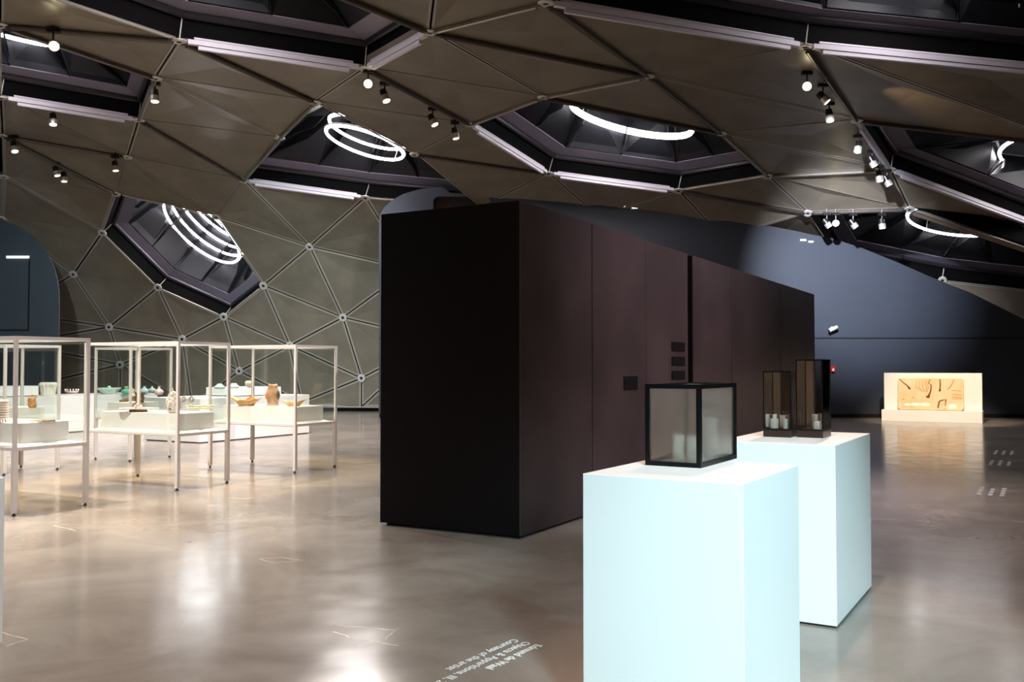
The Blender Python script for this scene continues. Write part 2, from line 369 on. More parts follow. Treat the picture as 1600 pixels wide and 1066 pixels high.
vs = [(r * math.cos(2 * PI * j / k), r * math.sin(2 * PI * j / k), z) for r, z in prof for j in range(k)]
fs = [(i * k + j, i * k + (j + 1) % k, ((i + 1) % 5) * k + (j + 1) % k, ((i + 1) % 5) * k + j) for i in range(5) for j in range(k)]
mbd.add(vs, fs, 0); mbd.lathe([(.054, .012), (.054, .05)], 12, m=1)
disc_me = mbd.mesh('node_disc', [M['disc'], M['groove']])
for kx in ND:
    if kx in ('T1', 'T2', 'T3', 'U2', 'U3', 'U4', 'W1', 'V0', 'W0', 'U0', 'Z0', 'Y0', 'X0', 'S0', 'S3', 'G1', 'G2', 'G3', 'Kd', 'Ke', 'J1', 'K2', 'K3', 'X', 'S2'): continue
    o = bpy.data.objects.new('node_disc', disc_me); COL.objects.link(o); o.parent = ceil
    o.rotation_euler = NRM[kx].to_track_quat('Z', 'Y').to_euler(); o.location = ND[kx] - NRM[kx] * .055
# plain continuation of the vault behind and above the camera, and the dark outer shell
mb = MB()
ys = [-16, -8, 0, 5, 8.4]; xs = [-30 + 2.5 * i for i in range(25)]
vs = [(x, y, 8.0) for y in ys for x in xs]
mb.add(vs, [(j * 25 + i, j * 25 + i + 1, (j + 1) * 25 + i + 1, (j + 1) * 25 + i) for j in range(4) for i in range(24)])
mb.build('rear_panel_field', M['panel'], ceil)
mb = MB(); nu, nv = 48, 10; vs = []
for j in range(nv + 1):
    t = PI / 2 * j / nv
    for i in range(nu):
        a = 2 * PI * i / nu; vs.append((34 * math.cos(a) * math.cos(t) ** .35, 15 + 31 * math.sin(a) * math.cos(t) ** .35, 11.2 * math.sin(t) ** .6))
mb.add(vs, [(j * nu + i, j * nu + (i + 1) % nu, (j + 1) * nu + (i + 1) % nu, (j + 1) * nu + i) for j in range(nv) for i in range(nu)])
mb.build('roof_shell', M['shell'], ceil)
# base rail of the panelled wall
pts = [ND[s] - NRM[s] * .03 for s in ('X0', 'Y0', 'Z0', 'U0', 'W0', 'V0', 'S0')]
tr = struct('trim_1'); MB().tube([p + V3((0, 0, -.01)) for p in pts], .03, 6).build('base_rail', M['panel_edge'], tr)
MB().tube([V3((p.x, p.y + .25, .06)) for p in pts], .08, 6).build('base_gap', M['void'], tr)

# ---------------------------------------------------------------- skylight nozzles and ring lamps
HEX = [("L2 L11 P L8 L6 L3", (.46, .46, .75), "dark six-sided skylight low on the left curved wall with five stacked light rings", (315, 361), [0, .38, .76, 1.14, 1.52], 1.55, 350),
       ("B3 B6 X N M B4", (.26, .10, .95), "dark skylight left of centre with two white light rings above the black room end", (570, 224), [0, .34], 1.17, 1200),
       ("C1 C4 E F C3 B5", (.24, -.05, .97), "wide dark skylight at centre right with one broad light ring seen flat", (986, 186), [0, .1], 1.7, 700),
       ("D2 K1 K2 K3 J0 D3", (.14, .10, .985), "dark skylight cut by the right edge of the picture, mid height", (1668, 238), [0], 1.7, 300),
       ("H I J Kr K G3", None, "lowest dark skylight at the right, its lower edge cut by the blue wall", (1500, 345), [0], 1.6, 200),
       ("A1 B1 B2 T1 T2 T3", (.1, 0, 1), "dark skylight at the top left edge between two white rails", None, [0], 1.5, 600),
       ("C0 D1 U1 U2 U3 U4", (.1, 0, 1), "dark skylight filling the top right corner above the long white rails", None, [0], 1.6, 400),
       ("A2 A3 A5 Oa Ob A7", (.15, 0, .98), "dark skylight at the left edge with a light arc behind a bright spotlight", (15, 32), [0], 1.55, 600)]
RING_LABEL = ["stack of white light rings in the skylight low on the left curved wall",
  "pair of tilted white light rings in the skylight left of centre",
  "broad flat white light ring in the centre right skylight",
  "white light ring peeking out at the right picture edge, mid height",
  "white light arc in the lowest skylight above the blue wall at right",
  "light ring hidden up in the top left skylight",
  "light ring hidden up in the top right corner skylight",
  "white light arc at the left picture edge behind a bright spotlight"]
SKY = []
for hi_, (ids, n, lab, rc, hs, rr, pw_) in enumerate(HEX):
    ids = ids.split(); P = [ND[i] for i in ids]; c = sum(P, V3()) / 6
    if n is None:
        n = V3()
        for i in range(6): n += (P[i] - c).cross(P[(i + 1) % 6] - c)
        if n.z < 0: n = -n
    n = V3(n).normalized()
    RC = onY(*rc, c.y + n.y * 1.0 + {3: 1.0, 4: 0.1}.get(hi_, 0)) - c if rc else n * 1.5
    hs = [RC.dot(n) + h for h in hs]; RC = RC - n * RC.dot(n)
    SKY.append((c, n))
    t = thing('skylight', lab, 'skylight', c)
    Q = [p - c for p in P]; Qf = Q; HT = max(1.75, max(hs) + .35)
    Q12 = []; F12 = []
    for i in range(6):
        Q12 += [Qf[i], (Qf[i] + Qf[(i + 1) % 6]) / 2]; F12 += [Q[i], (Q[i] + Q[(i + 1) % 6]) / 2]
    circ = [(q - n * q.dot(n)).normalized() for q in Q12]
    L = lambda s, h: [q * s + n * h for q in Q12]
    C = lambda r, h: [RC + q * r + n * h for q in circ]
    def band(a, b, name, m, th=.03):
        mb = MB(); k = len(a)
        mb.add(a + b, [(i, (i + 1) % k, k + (i + 1) % k, k + i) for i in range(k)])
        o = mb.build(name, m, t); md = o.modifiers.new('thick', 'SOLIDIFY'); md.thickness = th; return o
    base = [F12[i] * 1.0 + n * .06 for i in range(12)]
    band([q * 1.02 + n * .06 for q in F12], L(1.0, .52), 'gap_band', M['black'])  # sheet coloured black for the dark of the open gap below the rim
    MB().tube(L(.975, .50)[::2], .085, 8, closed=True).build('rim', M['rim'], t)
    MB().tube(L(.955, .60)[::2], .03, 6, closed=True).build('inner_rim', M['rim'], t)
    ri = rr + .25
    mid = [a * .84 + n * .68 for a in Q12]
    band(L(.97, .56), mid, 'ledge', M['noz_l'])
    top = C(ri, HT)
    for i in range(12):
        j = (i + 1) % 12; mb = MB()
        a, b, c2, d2 = mid[i], mid[j], top[j], top[i]
        cc = (a + b + c2 + d2) / 4; sh = lambda p: cc + (p - cc) * .992
        nn = (b - a).cross(d2 - a).normalized(); nn = nn if nn.dot(n) > 0 else -nn
        mb.add([sh(a), sh(b), sh(c2), sh(d2)] + [sh(p) + nn * .04 for p in (a, b, c2, d2)], [(0, 1, 2, 3), (7, 6, 5, 4), (0, 4, 5, 1), (1, 5, 6, 2), (2, 6, 7, 3), (3, 7, 4, 0)])
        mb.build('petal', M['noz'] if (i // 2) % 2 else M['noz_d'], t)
        # blade along the seam
        q = Q12[i]; e = circ[i]; side = n.cross(e).normalized() * .02
        pl = [q * .965 + n * .57, q * .90 + n * .60, q * .80 + n * .70, RC + e * (ri + .02) + n * (HT - .03), RC + e * (ri - .24) + n * (HT - .09), (mid[i] + RC + e * ri + n * HT) / 2 - e * .32 - n * .16]
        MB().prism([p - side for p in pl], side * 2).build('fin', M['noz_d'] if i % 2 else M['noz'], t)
    band(top, C(ri * .9, HT + .45), 'crown', M['noz'])
    MB().tube(C(ri - .04, HT - .01), .04, 6, closed=True).build('crown_ring', M['noz_l'], t)
    mb = MB(); mb.prism(C(ri * .92, HT + .45), n * .06); mb.build('skylight_pane', M['noz_d'], t)
    for i in range(6):
        if Qf[i].length > 0: MB().tube([Q[i] * .995 - n * .0, Q[i] * .99 + n * .5], .014, 6).build('pin', M['disc'], t)
    # ring lamp
    r = thing('ring_lamp', RING_LABEL[hi_], 'ring lamp', c)
    e1 = circ[0]; e2 = n.cross(e1).normalized()
    for h in hs:
        MB().tube([(e1 * math.cos(2 * PI * k / 64) + e2 * math.sin(2 * PI * k / 64)) * rr + RC + n * h for k in range(64)], .042, 8, closed=True).build('light_ring', M['ring'], r, True)
        MB().tube([(e1 * math.cos(2 * PI * k / 48) + e2 * math.sin(2 * PI * k / 48)) * (rr + .05) + RC + n * (h + .05) for k in range(48)], .022, 6, closed=True).build('ring_holder', M['disc'], r, True)
    for k in range(3):
        e = e1 * math.cos(2 * PI * k / 3 + .4) + e2 * math.sin(2 * PI * k / 3 + .4)
        MB().tube([RC + e * (rr + .06) + n * min(hs), RC + e * (rr + .1) + n * (HT + .42)], .012, 6).build('hanger', M['disc'], r)
    spot(c + RC + n * min(hs), c + RC - n * 5, pw_, (1, .95, .97), 150, 1.0, .7)    # the rings' own light

# ---------------------------------------------------------------- walls
YW = 29.0
def slab_wall(outer, hole, y0, y1, name, m, parent):
    mb = MB()
    loops = [[V3((x, 0, z)) for x, z in outer]] + ([[V3((x, 0, z)) for x, z in hole]] if hole else [])
    tris = tessellate_polygon(loops); flat = [p for l in loops for p in l]; n = len(flat)
    mb.add([(p.x, y0, p.z) for p in flat] + [(p.x, y1, p.z) for p in flat], [tuple(t) for t in tris] + [tuple(i + n for i in t) for t in tris])
    off = 0
    for l in loops:
        k = len(l)
        mb.add([(p.x, y0, p.z) for p in l] + [(p.x, y1, p.z) for p in l], [(i, (i + 1) % k, k + (i + 1) % k, k + i) for i in range(k)])
    return mb.build(name, m, parent)
wb = struct('wall_back')
edge = [onY(x, y, YW) for x, y in ((592, 655), (592, 348), (594, 335), (600, 324), (612, 313), (630, 303), (655, 296), (690, 291.5))]
outer = [(edge[0].x, 0)] + [(p.x, p.z) for p in edge[1:]]
x = edge[-1].x + .3
while x < 24:
    z = surf_z(x, YW)
    if x > 9: break
    outer.append((x, z + .02)); x += .6
for q in ((1268, 366.5), (1300, 372.5), (1345, 387), (1400, 409), (1450, 431), (1520, 459), (1600, 499), (1700, 556), (1790, 625), (1812, 650)):
    p = onY(q[0], q[1], YW); outer.append((p.x, max(p.z, .05)))
x = outer[-1][0] + .1
outer.append((x, 0.0))
h0 = onY(677, 307, YW); h1 = onY(767, 345, YW); rr = .18; hole = []
for cx_, cz_, a0 in ((h0.x + rr, h1.z + rr, PI), (h1.x - rr, h1.z + rr, 1.5 * PI), (h1.x - rr, h0.z - rr, 0), (h0.x + rr, h0.z - rr, .5 * PI)):
    hole += [(cx_ + rr * math.cos(a0 + PI / 2 * k / 4), cz_ + rr * math.sin(a0 + PI / 2 * k / 4)) for k in range(5)]
slab_wall(outer, hole, YW, YW + .5, 'wall_body', M['wall'], wb)
MB().box(h0.x - .2, YW + .42, h1.z - .2, h1.x + .2, YW + .48, h0.z + .2).build('recess_back', M['bronze'], wb)
xe = outer[-1][0]
zg = onY(1450, 530, YW).z
MB().box(edge[0].x + .02, YW - .015, zg + .01, 17.4, YW - .001, zg + .05).build('groove', M['groove'], wb)
MB().box(edge[0].x, YW - .05, .12, 17.4, YW - .001, zg).build('lower_board', M['wall'], wb)
MB().box(edge[0].x + .03, YW - .03, 0.0, xe - .3, YW - .002, .12).build('shadow_gap', M['void'], wb)
# slot lights along the top of the wall
for a, b in ((868, 884), (890, 893), (905, 909), (975, 984), (987, 996), (1250, 1259), (1263, 1270)):
    y = 302 + (a - 868) * .192; p = onY(a, y, YW); q = onY(b, y + (b - a) * .15, YW)
    MB().box(p.x, YW - .06, p.z - .03, q.x, YW - .01, p.z + .02).build('glow_strip', M['slot'], wb)
wl = struct('wall_left'); YL = 31.0
pl = [onY(x, y, YL) for x, y in ((92, 480), (91.5, 455), (89, 436), (83, 415), (74, 396), (62, 380), (46, 366), (26, 354), (4, 343.5), (-60, 324))]
outer = [(pl[0].x, 0)] + [(p.x, p.z) for p in pl] + [(pl[-1].x - 6, pl[-1].z + .3), (pl[-1].x - 6, 0)]
slab_wall(outer, None, YL, YL + .08, 'wall_body', M['wall_l'], wl)
d0 = onY(46, 404, YL); d1 = onY(-70, 516, YL)
MB().box(d0.x - .025, YL - .012, d1.z, d0.x + .025, YL - .001, d0.z + .05).build('joint', M['groove'], wl)
MB().box(d1.x, YL - .012, d1.z - .025, d0.x + .025, YL - .001, d1.z + .025).build('joint', M['groove'], wl)
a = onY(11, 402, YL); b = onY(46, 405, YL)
MB().box(a.x, YL - .05, a.z - .04, b.x, YL - .002, a.z + .04).build('glow_strip', M['slot'], wl)  # glows to imitate light reflected on the wall, not a lamp
wr = struct('wall_rear'); MB().box(-32, -13.6, 0, 32, -13.2, 8).build('wall_body', M['rear'], wr)

# ---------------------------------------------------------------- black room
def frame(px, py, deg, w, d, H=0.0, corner=(1, -1)):
    """base-centre of a thing whose near corner stands at pixel px,py; local x right-front, y deep"""
    p = onZ(px, py, H); a = math.radians(deg); ex = V3((math.cos(a), -math.sin(a), 0)); ey = V3((math.sin(a), math.cos(a), 0))
    c = p - ex * w / 2 * corner[0] - ey * d / 2 * corner[1]; c.z = H
    return c, -a
def local(loc, rz, p):
    d = V3(p) - loc; return V3((d.x * math.cos(-rz) - d.y * math.sin(-rz), d.x * math.sin(-rz) + d.y * math.cos(-rz), d.z))
BW, BDEG = 1.62, 29.6
pc = onZ(813, 844, 0); top = onY(813, 313, pc.y).z
def along(px):
    k = (ray(px, 533).x / ray(px, 533).y); a = math.radians(BDEG)
    return (k * pc.y - pc.x) / (math.sin(a) - k * math.cos(a))
t1, t2, t3, t4, t5, t6, t7 = [along(v) for v in (925, 1009, 1075, 1083, 1143, 1219, 1273)]
def room(y0, y1, seams, label, nm):
    a = math.radians(BDEG); ex = V3((math.cos(a), -math.sin(a), 0)); ey = V3((math.sin(a), math.cos(a), 0))
    loc = pc - ex * BW / 2 + ey * (y0 + y1) / 2; loc.z = 0; L = (y1 - y0) / 2
    t = thing('partition_box', label, 'partition', loc, -a, 'black boarded room boxes')
    hw = BW / 2
    MB().box(-hw + .05, -L + .05, 0, hw - .05, L - .05, .035).build('base', M['void'], t)
    MB().box(-hw + .02, -L + .02, .035, hw - .02, L - .02, top - .01).build('core', M['void'], t)
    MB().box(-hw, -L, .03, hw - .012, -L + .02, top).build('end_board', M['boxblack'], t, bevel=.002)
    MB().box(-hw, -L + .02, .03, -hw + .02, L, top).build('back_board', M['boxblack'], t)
    e = [y0] + seams + [y1]
    for i in range(len(e) - 1):
        g = .018 if (i > 0 and not (nm == 1 and i == 2)) else .004
        MB().box(hw - .02, e[i] - (y0 + y1) / 2 + g, .03, hw, e[i + 1] - (y0 + y1) / 2 - .004, top).build('side_board', M['box'], t, bevel=.002)
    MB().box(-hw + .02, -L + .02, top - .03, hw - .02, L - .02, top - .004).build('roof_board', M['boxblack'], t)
    return t, loc
r1, rl1 = room(0, t3, [t1, t2], "tall black boarded box standing in the middle of the floor, nearest of the two", 1)
r2, rl2 = room(t4, t7, [t5, t6], "tall dark brown box behind the first, across a black gap", 2)
for i, (x0, y0, x1, y1) in enumerate(((974, 588, 995, 609), (1049, 535, 1069, 549), (1049, 557.5, 1069, 571.5), (1049, 579.5, 1069, 593.5))):
    a0, a1 = along(x0), along(x1); a = math.radians(BDEG); ym = pc.y + (a0 + a1) / 2 * math.cos(a)
    z0 = onY(1000, y1, ym).z; z1 = onY(1000, y0, ym).z; ey = V3((math.sin(a), math.cos(a), 0)); loc = pc + ey * (a0 + a1) / 2; loc.z = z0
    lab = ["square black sign on the side of the near black box", "top one of three black signs by the black gap", "middle one of three black signs by the black gap", "bottom one of three black signs by the black gap"][i]
    s_ = MB().box(.001, -(a1 - a0) / 2, 0, .012, (a1 - a0) / 2, z1 - z0).build('wall_sign', M['boxblack'], bevel=.002)
    s_.location = loc; s_.rotation_euler = (0, 0, -a); tag(s_, lab, 'sign', 'black signs on the black box')

# ---------------------------------------------------------------- pedestals
PH = 1.115
def pedestal(px, py, deg, w, d, H, label, atfloor=False, corner=(1, -1)):
    if atfloor: loc, rz = frame(px, py, deg, w, d, 0)
    else: loc, rz = frame(px, py, deg, w, d, H, corner)
    loc.z = 0
    t = thing('pedestal', label, 'pedestal', loc, rz)
    MB().box(-w / 2, -d / 2, .012, w / 2, d / 2, H).build('body', M['white'], t, bevel=.003)
    MB().box(-w / 2 + .012, -d / 2 + .012, 0, w / 2 - .012, d / 2 - .012, .012).build('foot_plate', M['void'], t)
    return loc, rz
pA, rA = pedestal(1161, 757, 31.5, .74, .88, PH, "white pedestal in front carrying the frosted glass box")
pB, rB = pedestal(1305, 696.5, 30.5, .74, 1.22, PH, "white pedestal behind carrying two tall clear vitrines")
pedestal(8, 746, 30, .8, .8, .96, "white pedestal cut by the left picture edge in front of the cases", corner=(1, 1))

# frosted box on the front pedestal
GW, GD, GH = .285, .56, .40
loc, rz = frame(1095, 732, 31, GW, GD, PH)
loc.z = PH
t = thing('glass_box', "frosted glass box in a thick black frame on the front pedestal", 'display box', loc, rz)
b_ = .022; hx, hy = GW / 2, GD / 2
for sx in (-1, 1):
    for sy in (-1, 1):
        MB().box(*(sorted((sx * hx, sx * (hx - b_)))[0], sorted((sy * hy, sy * (hy - b_)))[0], 0, sorted((sx * hx, sx * (hx - b_)))[1], sorted((sy * hy, sy * (hy - b_)))[1], GH)).build('post', M['bframe'], t)
for z0 in (0, GH - b_):
    for s_ in (-1, 1):
        MB().box(-hx + b_, s_ * hy - (b_ if s_ > 0 else 0), z0, hx - b_, s_ * hy + (0 if s_ > 0 else b_), z0 + b_).build('rail', M['bframe'], t)
        MB().box(s_ * hx - (b_ if s_ > 0 else 0), -hy + b_, z0, s_ * hx + (0 if s_ > 0 else b_), hy - b_, z0 + b_).build('rail', M['bframe'], t)
for s_ in (-1, 1):
    MB().box(-hx + b_, s_ * (hy - .012) - .002, b_, hx - b_, s_ * (hy - .012) + .002, GH - b_).build('frosted_pane', M['frost'], t)
    MB().box(s_ * (hx - .012) - .002, -hy + b_, b_, s_ * (hx - .012) + .002, hy - b_, GH - b_).build('frosted_pane', M['frost'], t)
MB().box(-hx + b_, -hy + b_, GH - .012, hx - b_, hy - b_, GH - .008).build('top_pane', M['frost'], t)
MB().box(-hx + b_, -hy + b_, .004, hx - b_, hy - b_, .010).build('floor_plate', M['white'], t)
def cylinder(loc, r, h, label, group):
    m = MB().lathe([(r * .94, 0), (r, .004), (r, h - .002), (r * .93, h), (r * .86, h - .002), (r * .84, h * .3), (.001, h * .28)], 28)
    o = m.build('porcelain_cylinder', M['porc'], None, True); o.location = loc
    return tag(o, label, 'vessel', group)
def at_local(loc, rz, x, y, z): 
    v = Matrix.Rotation(rz, 3, 'Z') @ V3((x, y, 0)); return V3((loc.x + v.x, loc.y + v.y, z))
for i, (x, y, r, h) in enumerate(((-.025, -.13, .030, .135), (.045, -.12, .030, .13), (.05, .12, .035, .21))):
    cylinder(at_local(loc, rz, x, y, PH + .0105), r, h, ["left pale cylinder blurred behind the frosted front pane", "right pale cylinder blurred behind the frosted front pane", "taller pale cylinder deep inside the frosted box"][i], 'cylinders in the frosted box')

# two clear vitrines on the rear pedestal
def vitrine(px, py, w, d, H, label, cyl, cl):
    loc, rz = frame(px, py, 30.5, w, d, PH); loc.z = PH
    t = thing('vitrine', label, 'display box', loc, rz, 'clear vitrines')
    hx, hy, b = w / 2, d / 2, .009
    MB().box(-hx, -hy, 0, hx, hy, .048).build('base', M['bronze'], t, bevel=.002)
    MB().box(-hx + .004, -hy + .004, .048, hx - .004, hy - .004, .056).build('floor_plate', M['bframe'], t)
    for sx in (-1, 1):
        for sy in (-1, 1):
            MB().box(min(sx * hx, sx * (hx - b)), min(sy * hy, sy * (hy - b)), .056, max(sx * hx, sx * (hx - b)), max(sy * hy, sy * (hy - b)), H).build('post', M['bframe'], t)
    for s_ in (-1, 1):
        MB().box(-hx + b, min(s_ * hy, s_ * (hy - b)), H - b, hx - b, max(s_ * hy, s_ * (hy - b)), H).build('rail', M['bframe'], t)
        MB().box(min(s_ * hx, s_ * (hx - b)), -hy + b, H - b, max(s_ * hx, s_ * (hx - b)), hy - b, H).build('rail', M['bframe'], t)
        MB().box(-hx + b, s_ * (hy - .005) - .0015, .056, hx - b, s_ * (hy - .005) + .0015, H - b).build('glass_pane', M['vglass'], t)
        MB().box(s_ * (hx - .005) - .0015, -hy + b, .056, s_ * (hx - .005) + .0015, hy - b, H - b).build('glass_pane', M['vglass'], t)
    MB().box(-hx + b, -hy + b, H - .006, hx - b, hy - b, H - .003).build('top_pane', M['vglass'], t)
    for (x, y, r, h), l in zip(cyl, cl):
        cylinder(at_local(loc, rz, x, y, PH + .0565), r, h, l, 'porcelain cylinders in the vitrines')
vitrine(1236, 684.2, .19, .24, .455, "shorter clear vitrine with black edges on the rear pedestal",
        ((-.032, -.07, .030, .068), (.045, -.065, .018, .067), (-.005, .05, .019, .086), (.066, .02, .014, .088), (-.065, .07, .016, .09)),
        ("wide white porcelain cylinder at the front of the shorter vitrine", "narrow white cylinder front right in the shorter vitrine", "taller cylinder at the back middle of the shorter vitrine", "thin white cylinder at the right side of the shorter vitrine", "shaded cylinder at the back left of the shorter vitrine"))
vitrine(1286, 685, .178, .26, .535, "taller clear vitrine with black edges on the rear pedestal",
        ((.04, -.07, .030, .052), (.0, .03, .020, .096), (.055, .05, .018, .098)),
        ("low wide white cylinder at the front of the taller vitrine", "tall white cylinder at the back of the taller vitrine", "thin tall cylinder by the right side of the taller vitrine"))

# ---------------------------------------------------------------- display cases
CDEG = 27.4
def case(px, py, w, d, label):
    loc, rz = frame(px, py, CDEG, w, d, 0); loc.z = 0
    t = thing('display_case', label, 'display case', loc, rz, 'tall glass display cases on legs')
    hx, hy, p, Zt, Z = w / 2, d / 2, .036, .70, 1.93
    for sx in (-1, 1):
        for sy in (-1, 1):
            x0, x1 = sorted((sx * hx, sx * (hx - p))); y0, y1 = sorted((sy * hy, sy * (hy - p)))
            MB().box(x0, y0, Zt, x1, y1, Z).build('post', M['frame'], t)
            x0, x1 = sorted((sx * hx, sx * (hx - .05))); y0, y1 = sorted((sy * hy, sy * (hy - .05)))
            lg = MB().box(x0, y0, .03, x1, y1, Zt - .002).build('leg', M['frame'], t)
            xm, ym = (x0 + x1) / 2, (y0 + y1) / 2
            MB().lathe([(.022, 0), (.024, .008), (.012, .012), (.012, .03)], 10, (xm, ym, 0)).build('foot', M['foot'], lg)
    for s_ in (-1, 1):
        for z0, z1 in ((Z - p, Z), (Zt, Zt + .03)):
            y0, y1 = sorted((s_ * hy, s_ * (hy - p))); MB().box(-hx + p, y0, z0, hx - p, y1, z1).build('rail', M['frame'], t)
            x0, x1 = sorted((s_ * hx, s_ * (hx - p))); MB().box(x0, -hy + p, z0, x1, hy - p, z1).build('rail', M['frame'], t)
        MB().box(-hx + p, s_ * (hy - .015) - .003, Zt + .03, hx - p, s_ * (hy - .015) + .003, Z - p).build('glass_pane', M['glass'], t)
        MB().box(s_ * (hx - .015) - .003, -hy + p, Zt + .03, s_ * (hx - .015) + .003, hy - p, Z - p).build('glass_pane', M['glass'], t)
    i = .155
    a = [(-hx + p, -hy + p), (hx - p, -hy + p), (hx - p, hy - p), (-hx + p, hy - p)]; b = [(-hx + i, -hy + i), (hx - i, -hy + i), (hx - i, hy - i), (-hx + i, hy - i)]
    mb = MB(); mb.add([(x, y, Zt + .012) for x, y in a] + [(x, y, Zt + .06) for x, y in b] + [(x, y, Zt - .01) for x, y in a],
           [(0, 1, 5, 4), (1, 2, 6, 5), (2, 3, 7, 6), (3, 0, 4, 7), (4, 5, 6, 7), (11, 10, 9, 8), (0, 8, 9, 1), (1, 9, 10, 2), (2, 10, 11, 3), (3, 11, 8, 0)])
    mb.build('tray', M['tray'], t)
    MB().box(-hx + i, -hy + i, Zt + .06, hx - i, hy - i, .98).build('plinth', M['white'], t, bevel=.003)
    return loc, rz
c1 = case(20.5, 807.5, 1.8, .93, "long glass case at the left edge, nearest of the five on thin legs")
c2 = case(276.5, 767, 1.8, .93, "long glass case in the middle holding a pink plate and a flower vessel")
c3 = case(461, 739.5, 1.78, 1.0, "long glass case on the right holding an owl vase and two bowls")
c4 = case(5, 743.5, .93, .93, "square glass case behind the nearest one, holding a spiky brown pot")
c5 = case(202.5, 721.5, .90, .90, "square glass case behind the middle one, holding a brown driftwood vessel")

# low white plinths at the back
def low(c0, ex, ey, w, d, H, label, nm='low_plinth'):
    rz = math.atan2(ex[1], ex[0])
    ex = V3((ex[0], ex[1], 0)).normalized(); ey = V3((ey[0], ey[1], 0)).normalized(); loc = c0 + ex * w / 2 + ey * d / 2
    o = thing(nm, label, 'plinth', (loc.x, loc.y, c0.z), rz)
    MB().box(-w / 2, -d / 2, .02, w / 2, d / 2, H).build('body', M['white'], o, bevel=.004)
    MB().box(-w / 2 + .03, -d / 2 + .03, 0, w / 2 - .03, d / 2 - .03, .02).build('foot_plate', M['void'], o)
    return o
a = math.radians(CDEG + 2); ex, ey = (math.cos(a), -math.sin(a)), (math.sin(a), math.cos(a))
q = onZ(312, 693, 0); ax = V3((ex[0], ex[1], 0)); ay = V3((ey[0], ey[1], 0))
low(q - ax * 1.7, ex, ey, 1.7, 3.35, .93, "long white plinth behind the right case, reaching towards the black box")
rq = q - ax * 1.25 + ay * 1.3; rq.z = .93
low(rq, ex, ey, 1.0, 1.35, .20, "white riser on the right rear plinth under a pale round pot", 'riser')
LZ = .89
e0 = onZ(20, 621.7, LZ); e1 = onZ(246, 614.2, LZ); e0.z = e1.z = 0
d_ = (e1 - e0).normalized(); nrm = V3((-d_.y, d_.x, 0))
low(e0 + nrm * 1.5 - d_ * .3, (-nrm.x, -nrm.y), (d_.x, d_.y), 1.5, (e1 - e0).length + .3, LZ, "long white plinth at the back left carrying pale pots and bottles")
f0 = onZ(18, 621.7, LZ); f1 = onZ(87, 619.8, LZ)
low(V3((f0.x, f0.y, LZ)) + nrm * 1.35 - d_ * .1, (-nrm.x, -nrm.y), (d_.x, d_.y), .9, (f1 - f0).length + .1, .25, "white riser on the left rear plinth behind a ruffled pot", 'riser')

# ---------------------------------------------------------------- ceramics
def cer(name, cols, rough=.5, scale=14):
    return mat(name, lin(*cols[0]), rough, 0, scale=scale, col2=lin(*cols[1]), bump=.5, bscale=scale * 3)
K = dict(celadon=cer('glaze_celadon', ((196, 222, 210), (216, 234, 222)), .25), green=cer('glaze_green', ((70, 178, 140), (120, 200, 160)), .25),
  peach=cer('glaze_peach', ((214, 182, 158), (226, 200, 176)), .35), blue=cer('glaze_blue', ((184, 214, 226), (206, 228, 234)), .25), mint=cer('glaze_mint', ((196, 228, 208), (216, 238, 224)), .25),
  pink=cer('glaze_pink', ((228, 186, 184), (238, 206, 204)), .3), cream=cer('glaze_cream', ((224, 218, 200), (238, 234, 222)), .5), clay=cer('clay_ochre', ((178, 118, 66), (206, 156, 100)), .6),
  bark=cer('glaze_bark', ((112, 86, 58), (150, 122, 84)), .6), rose=cer('glaze_rose', ((222, 196, 184), (238, 226, 214)), .4), shell=cer('glaze_shell', ((196, 140, 84), (222, 180, 124)), .35),
  owl=cer('glaze_owl', ((150, 110, 78), (204, 168, 132)), .5, 9), redspot=cer('glaze_red', ((206, 92, 62), (196, 120, 84)), .5), darkwing=cer('glaze_dark', ((74, 66, 64), (104, 90, 82)), .5),
  yellow=cer('glaze_yellow', ((226, 206, 140), (238, 224, 176)), .5), stone=cer('glaze_stone', ((190, 176, 150), (208, 196, 172)), .6))
def setat(o, px, py, z, rz=0):
    p = onZ(px, py, z); o.location = p; o.rotation_euler = (0, 0, rz); return p
def wid(px, py, z, wpx): return wpx * onZ(px, py, z).y / F
def vessel(name, label, px, py, z, wpx, hpx, prof, m, fn=None, n=28, sy=1, group=None, rz=0, cat='vessel', kids=()):
    """prof in units of half width / height"""
    w_ = wid(px, py, z, wpx) / 2; h_ = hpx * onZ(px, py, z).y / F
    o = MB().lathe([(r * w_, q * h_) for r, q in prof], n, fn=fn, sy=sy).build(name, m, None, True)
    setat(o, px, py, z, rz); tag(o, label, cat, group)
    for kn, km, kprof in kids: MB().lathe([(r * w_, q * h_) for r, q in kprof], 16).build(kn, km, o, True)
    return o, w_, h_
ZL, ZU, ZC, ZR = .8905, 1.1405, .9805, .9305
BOT = [(.45, 0), (.8, .12), (1, .38), (.95, .52), (.6, .68), (.26, .76), (.24, .9), (.36, 1), (.28, 1), (.18, .9), (.01, .8)]
vessel('ruffled_pot', "ruffled cream pot with fluted sides on the left rear plinth", 75, 618.6, ZL, 26, 21,
    [(.72, 0), (.76, .1), (.86, .5), (.92, .72), (1.05, .8), (1.0, .9), (.8, 1.0), (.55, .94), (.3, .9), (.01, .86)], K['cream'], lambda a, t: 1 + .045 * math.sin(14 * a) + (.06 * math.sin(5 * a) if t > .4 else 0), 84)
o, w_, h_ = vessel('openwork_dish', "low openwork dish on the left rear plinth beside the glass case edge", 112, 615, ZL, 20, 7, [(.85, 0), (.95, .3), (1, .5), (.9, .5), (.8, .2), (.01, .15)], K['rose'])
for k in range(14):
    a_ = 2 * PI * k / 14; MB().ball((w_ * .95 * math.cos(a_), w_ * .95 * math.sin(a_), h_ * .75), w_ * .12, w_ * .12, h_ * .3, 8, 4).build('rim_bead', K['cream'], o, True)
